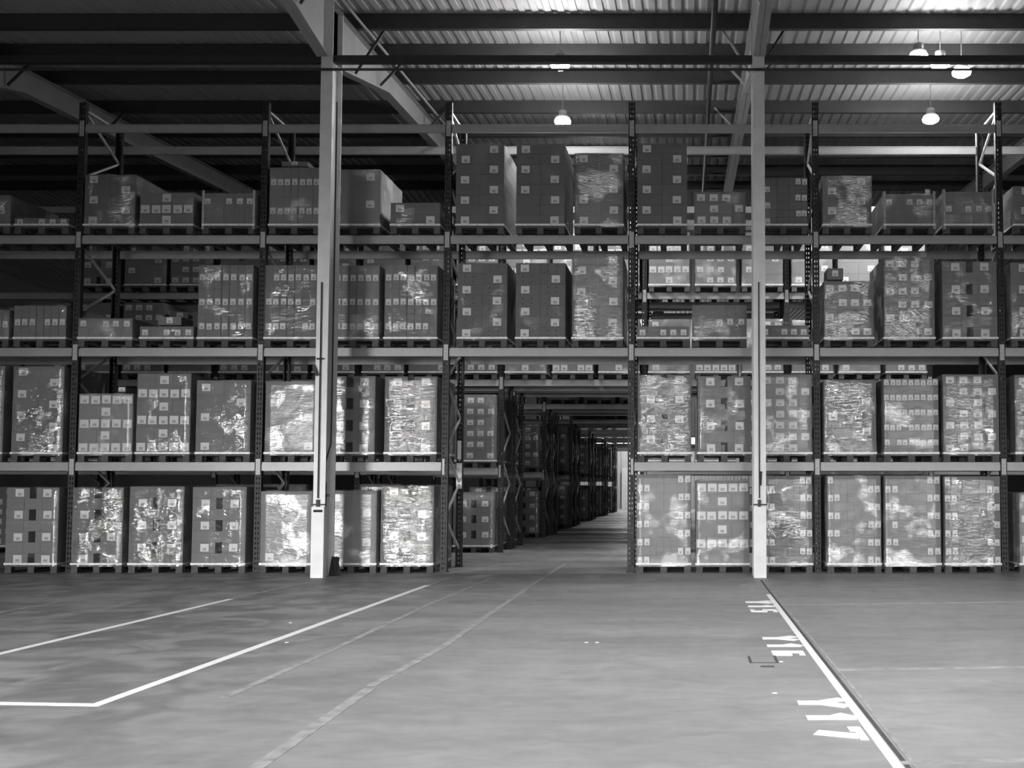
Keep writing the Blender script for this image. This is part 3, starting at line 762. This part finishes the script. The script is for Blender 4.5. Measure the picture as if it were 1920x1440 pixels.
# stencilled bay numbers: letters lie with their tops towards the line and read towards the camera
GL = {'Y': [[(0, .5), (.5, .5)], [(.45, .5), (1, .12)], [(.45, .5), (1, .88)]],
      '1': [[(0, .5), (1, .5)], [(1, .5), (.72, .2)]],
      '5': [[(1, .85), (1, .2)], [(1, .25), (.55, .25)], [(.55, .25), (.55, .8)], [(.55, .75), (0, .75)], [(0, .8), (0, .2)]],
      '6': [[(.95, .8), (.95, .25)], [(.97, .25), (.03, .25)], [(.03, .25), (.03, .75)], [(.03, .75), (.5, .75)], [(.5, .75), (.5, .25)]],
      '7': [[(.97, .05), (.97, .95)], [(.97, .1), (.84, .1)], [(.84, .72), (.0, .42)]]}
def stencil(txt, u0, u1, vs):
    mb = MB()
    for ch, v in zip(txt, vs):
        p0, p1 = fl(u0 + (v-vs[0])*.62, v), fl(u1 + (v-vs[0])*.62, v)
        hgt = p1.x-p0.x; wd = .25; zt = .0035
        for a, b in GL[ch]:
            A = Vector((p0.x+a[0]*hgt, p0.y-(a[1]-.5)*wd, 0)); B = Vector((p0.x+b[0]*hgt, p0.y-(b[1]-.5)*wd, 0))
            d = (B-A).normalized(); th = .045 + .06*abs(d.x)
            nn = Vector((-d.y, d.x, 0))*(th/2); e = d*.02
            k = len(mb.v)
            zt += .0002
            for zz in (.0002, zt): mb.v += [(q.x, q.y, zz) for q in (A-e-nn, B+e-nn, B+e+nn, A-e+nn)]
            mb.f += [tuple(k+i for i in t) for t in ((0,3,2,1),(4,5,6,7),(0,1,5,4),(1,2,6,5),(2,3,7,6),(3,0,4,7))]
    link('bay_number', mb.mesh('bay_number', M_line), floor_o)
stencil('Y17', 1502, 1580, (1318, 1346, 1376)); stencil('Y16', 1434, 1488, (1197, 1211, 1225)); stencil('Y15', 1401, 1443, (1129, 1137, 1145))
h0, h1, h2, h3 = fl(1404, 1231), fl(1452, 1230), fl(1458, 1243), fl(1408, 1243)
for a, b in ((h0, h3), (h3, h2), (h2, h1)): strip([a, b], .02, M_joint, .0012, 'hatch_edge')
a = fl(1438, 1250); strip([fl(1432, 1250), fl(1446, 1250)], .05, M_joint, .0012, 'hatch_edge')
p0, p1 = fl(1385, 1094), fl(1420, 1107)
tag(link('floor_patch', MB().box(p0.x, p1.x, p1.y, p0.y, .0002, .001).mesh('floor_patch', M_line2)), 'pale rectangular patch on the floor beside the right column', 'floor patch')
for u, v, lb in ((1100, 1205, 'left of two white paper scraps on the floor below the aisle opening'), (1120, 1205, 'right of two white paper scraps on the floor below the aisle opening'),
             (1453, 1300, 'small white scrap on the floor between the two nearest stencilled numbers'), (1465, 1241, 'tiny white scrap beside the floor hatch'), (538, 1205, 'thin white scrap beside the long left floor line'),
             (545, 1168, 'tiny white crumb above the long left floor line')):
    q = fl(u, v); w_ = .017
    mb = MB(); 
    for k in range(6):
        an = k/6*6.283; mb.v.append((math.cos(an)*w_*(1+.3*math.sin(k*5)), math.sin(an)*w_, .001))
    for k in range(6): x_, y_, _ = mb.v[k]; mb.v.append((x_*.8, y_*.8, .004+.0015*math.sin(k*3)))
    mb.f += [tuple(range(6))[::-1], tuple(range(6, 12))] + [(k, (k+1) % 6, 6+(k+1) % 6, 6+k) for k in range(6)]
    tag(link('paper_scrap', mb.mesh('paper_scrap', M_line), None, (q.x, q.y, 0)), lb, 'scrap', 'scraps on the floor')
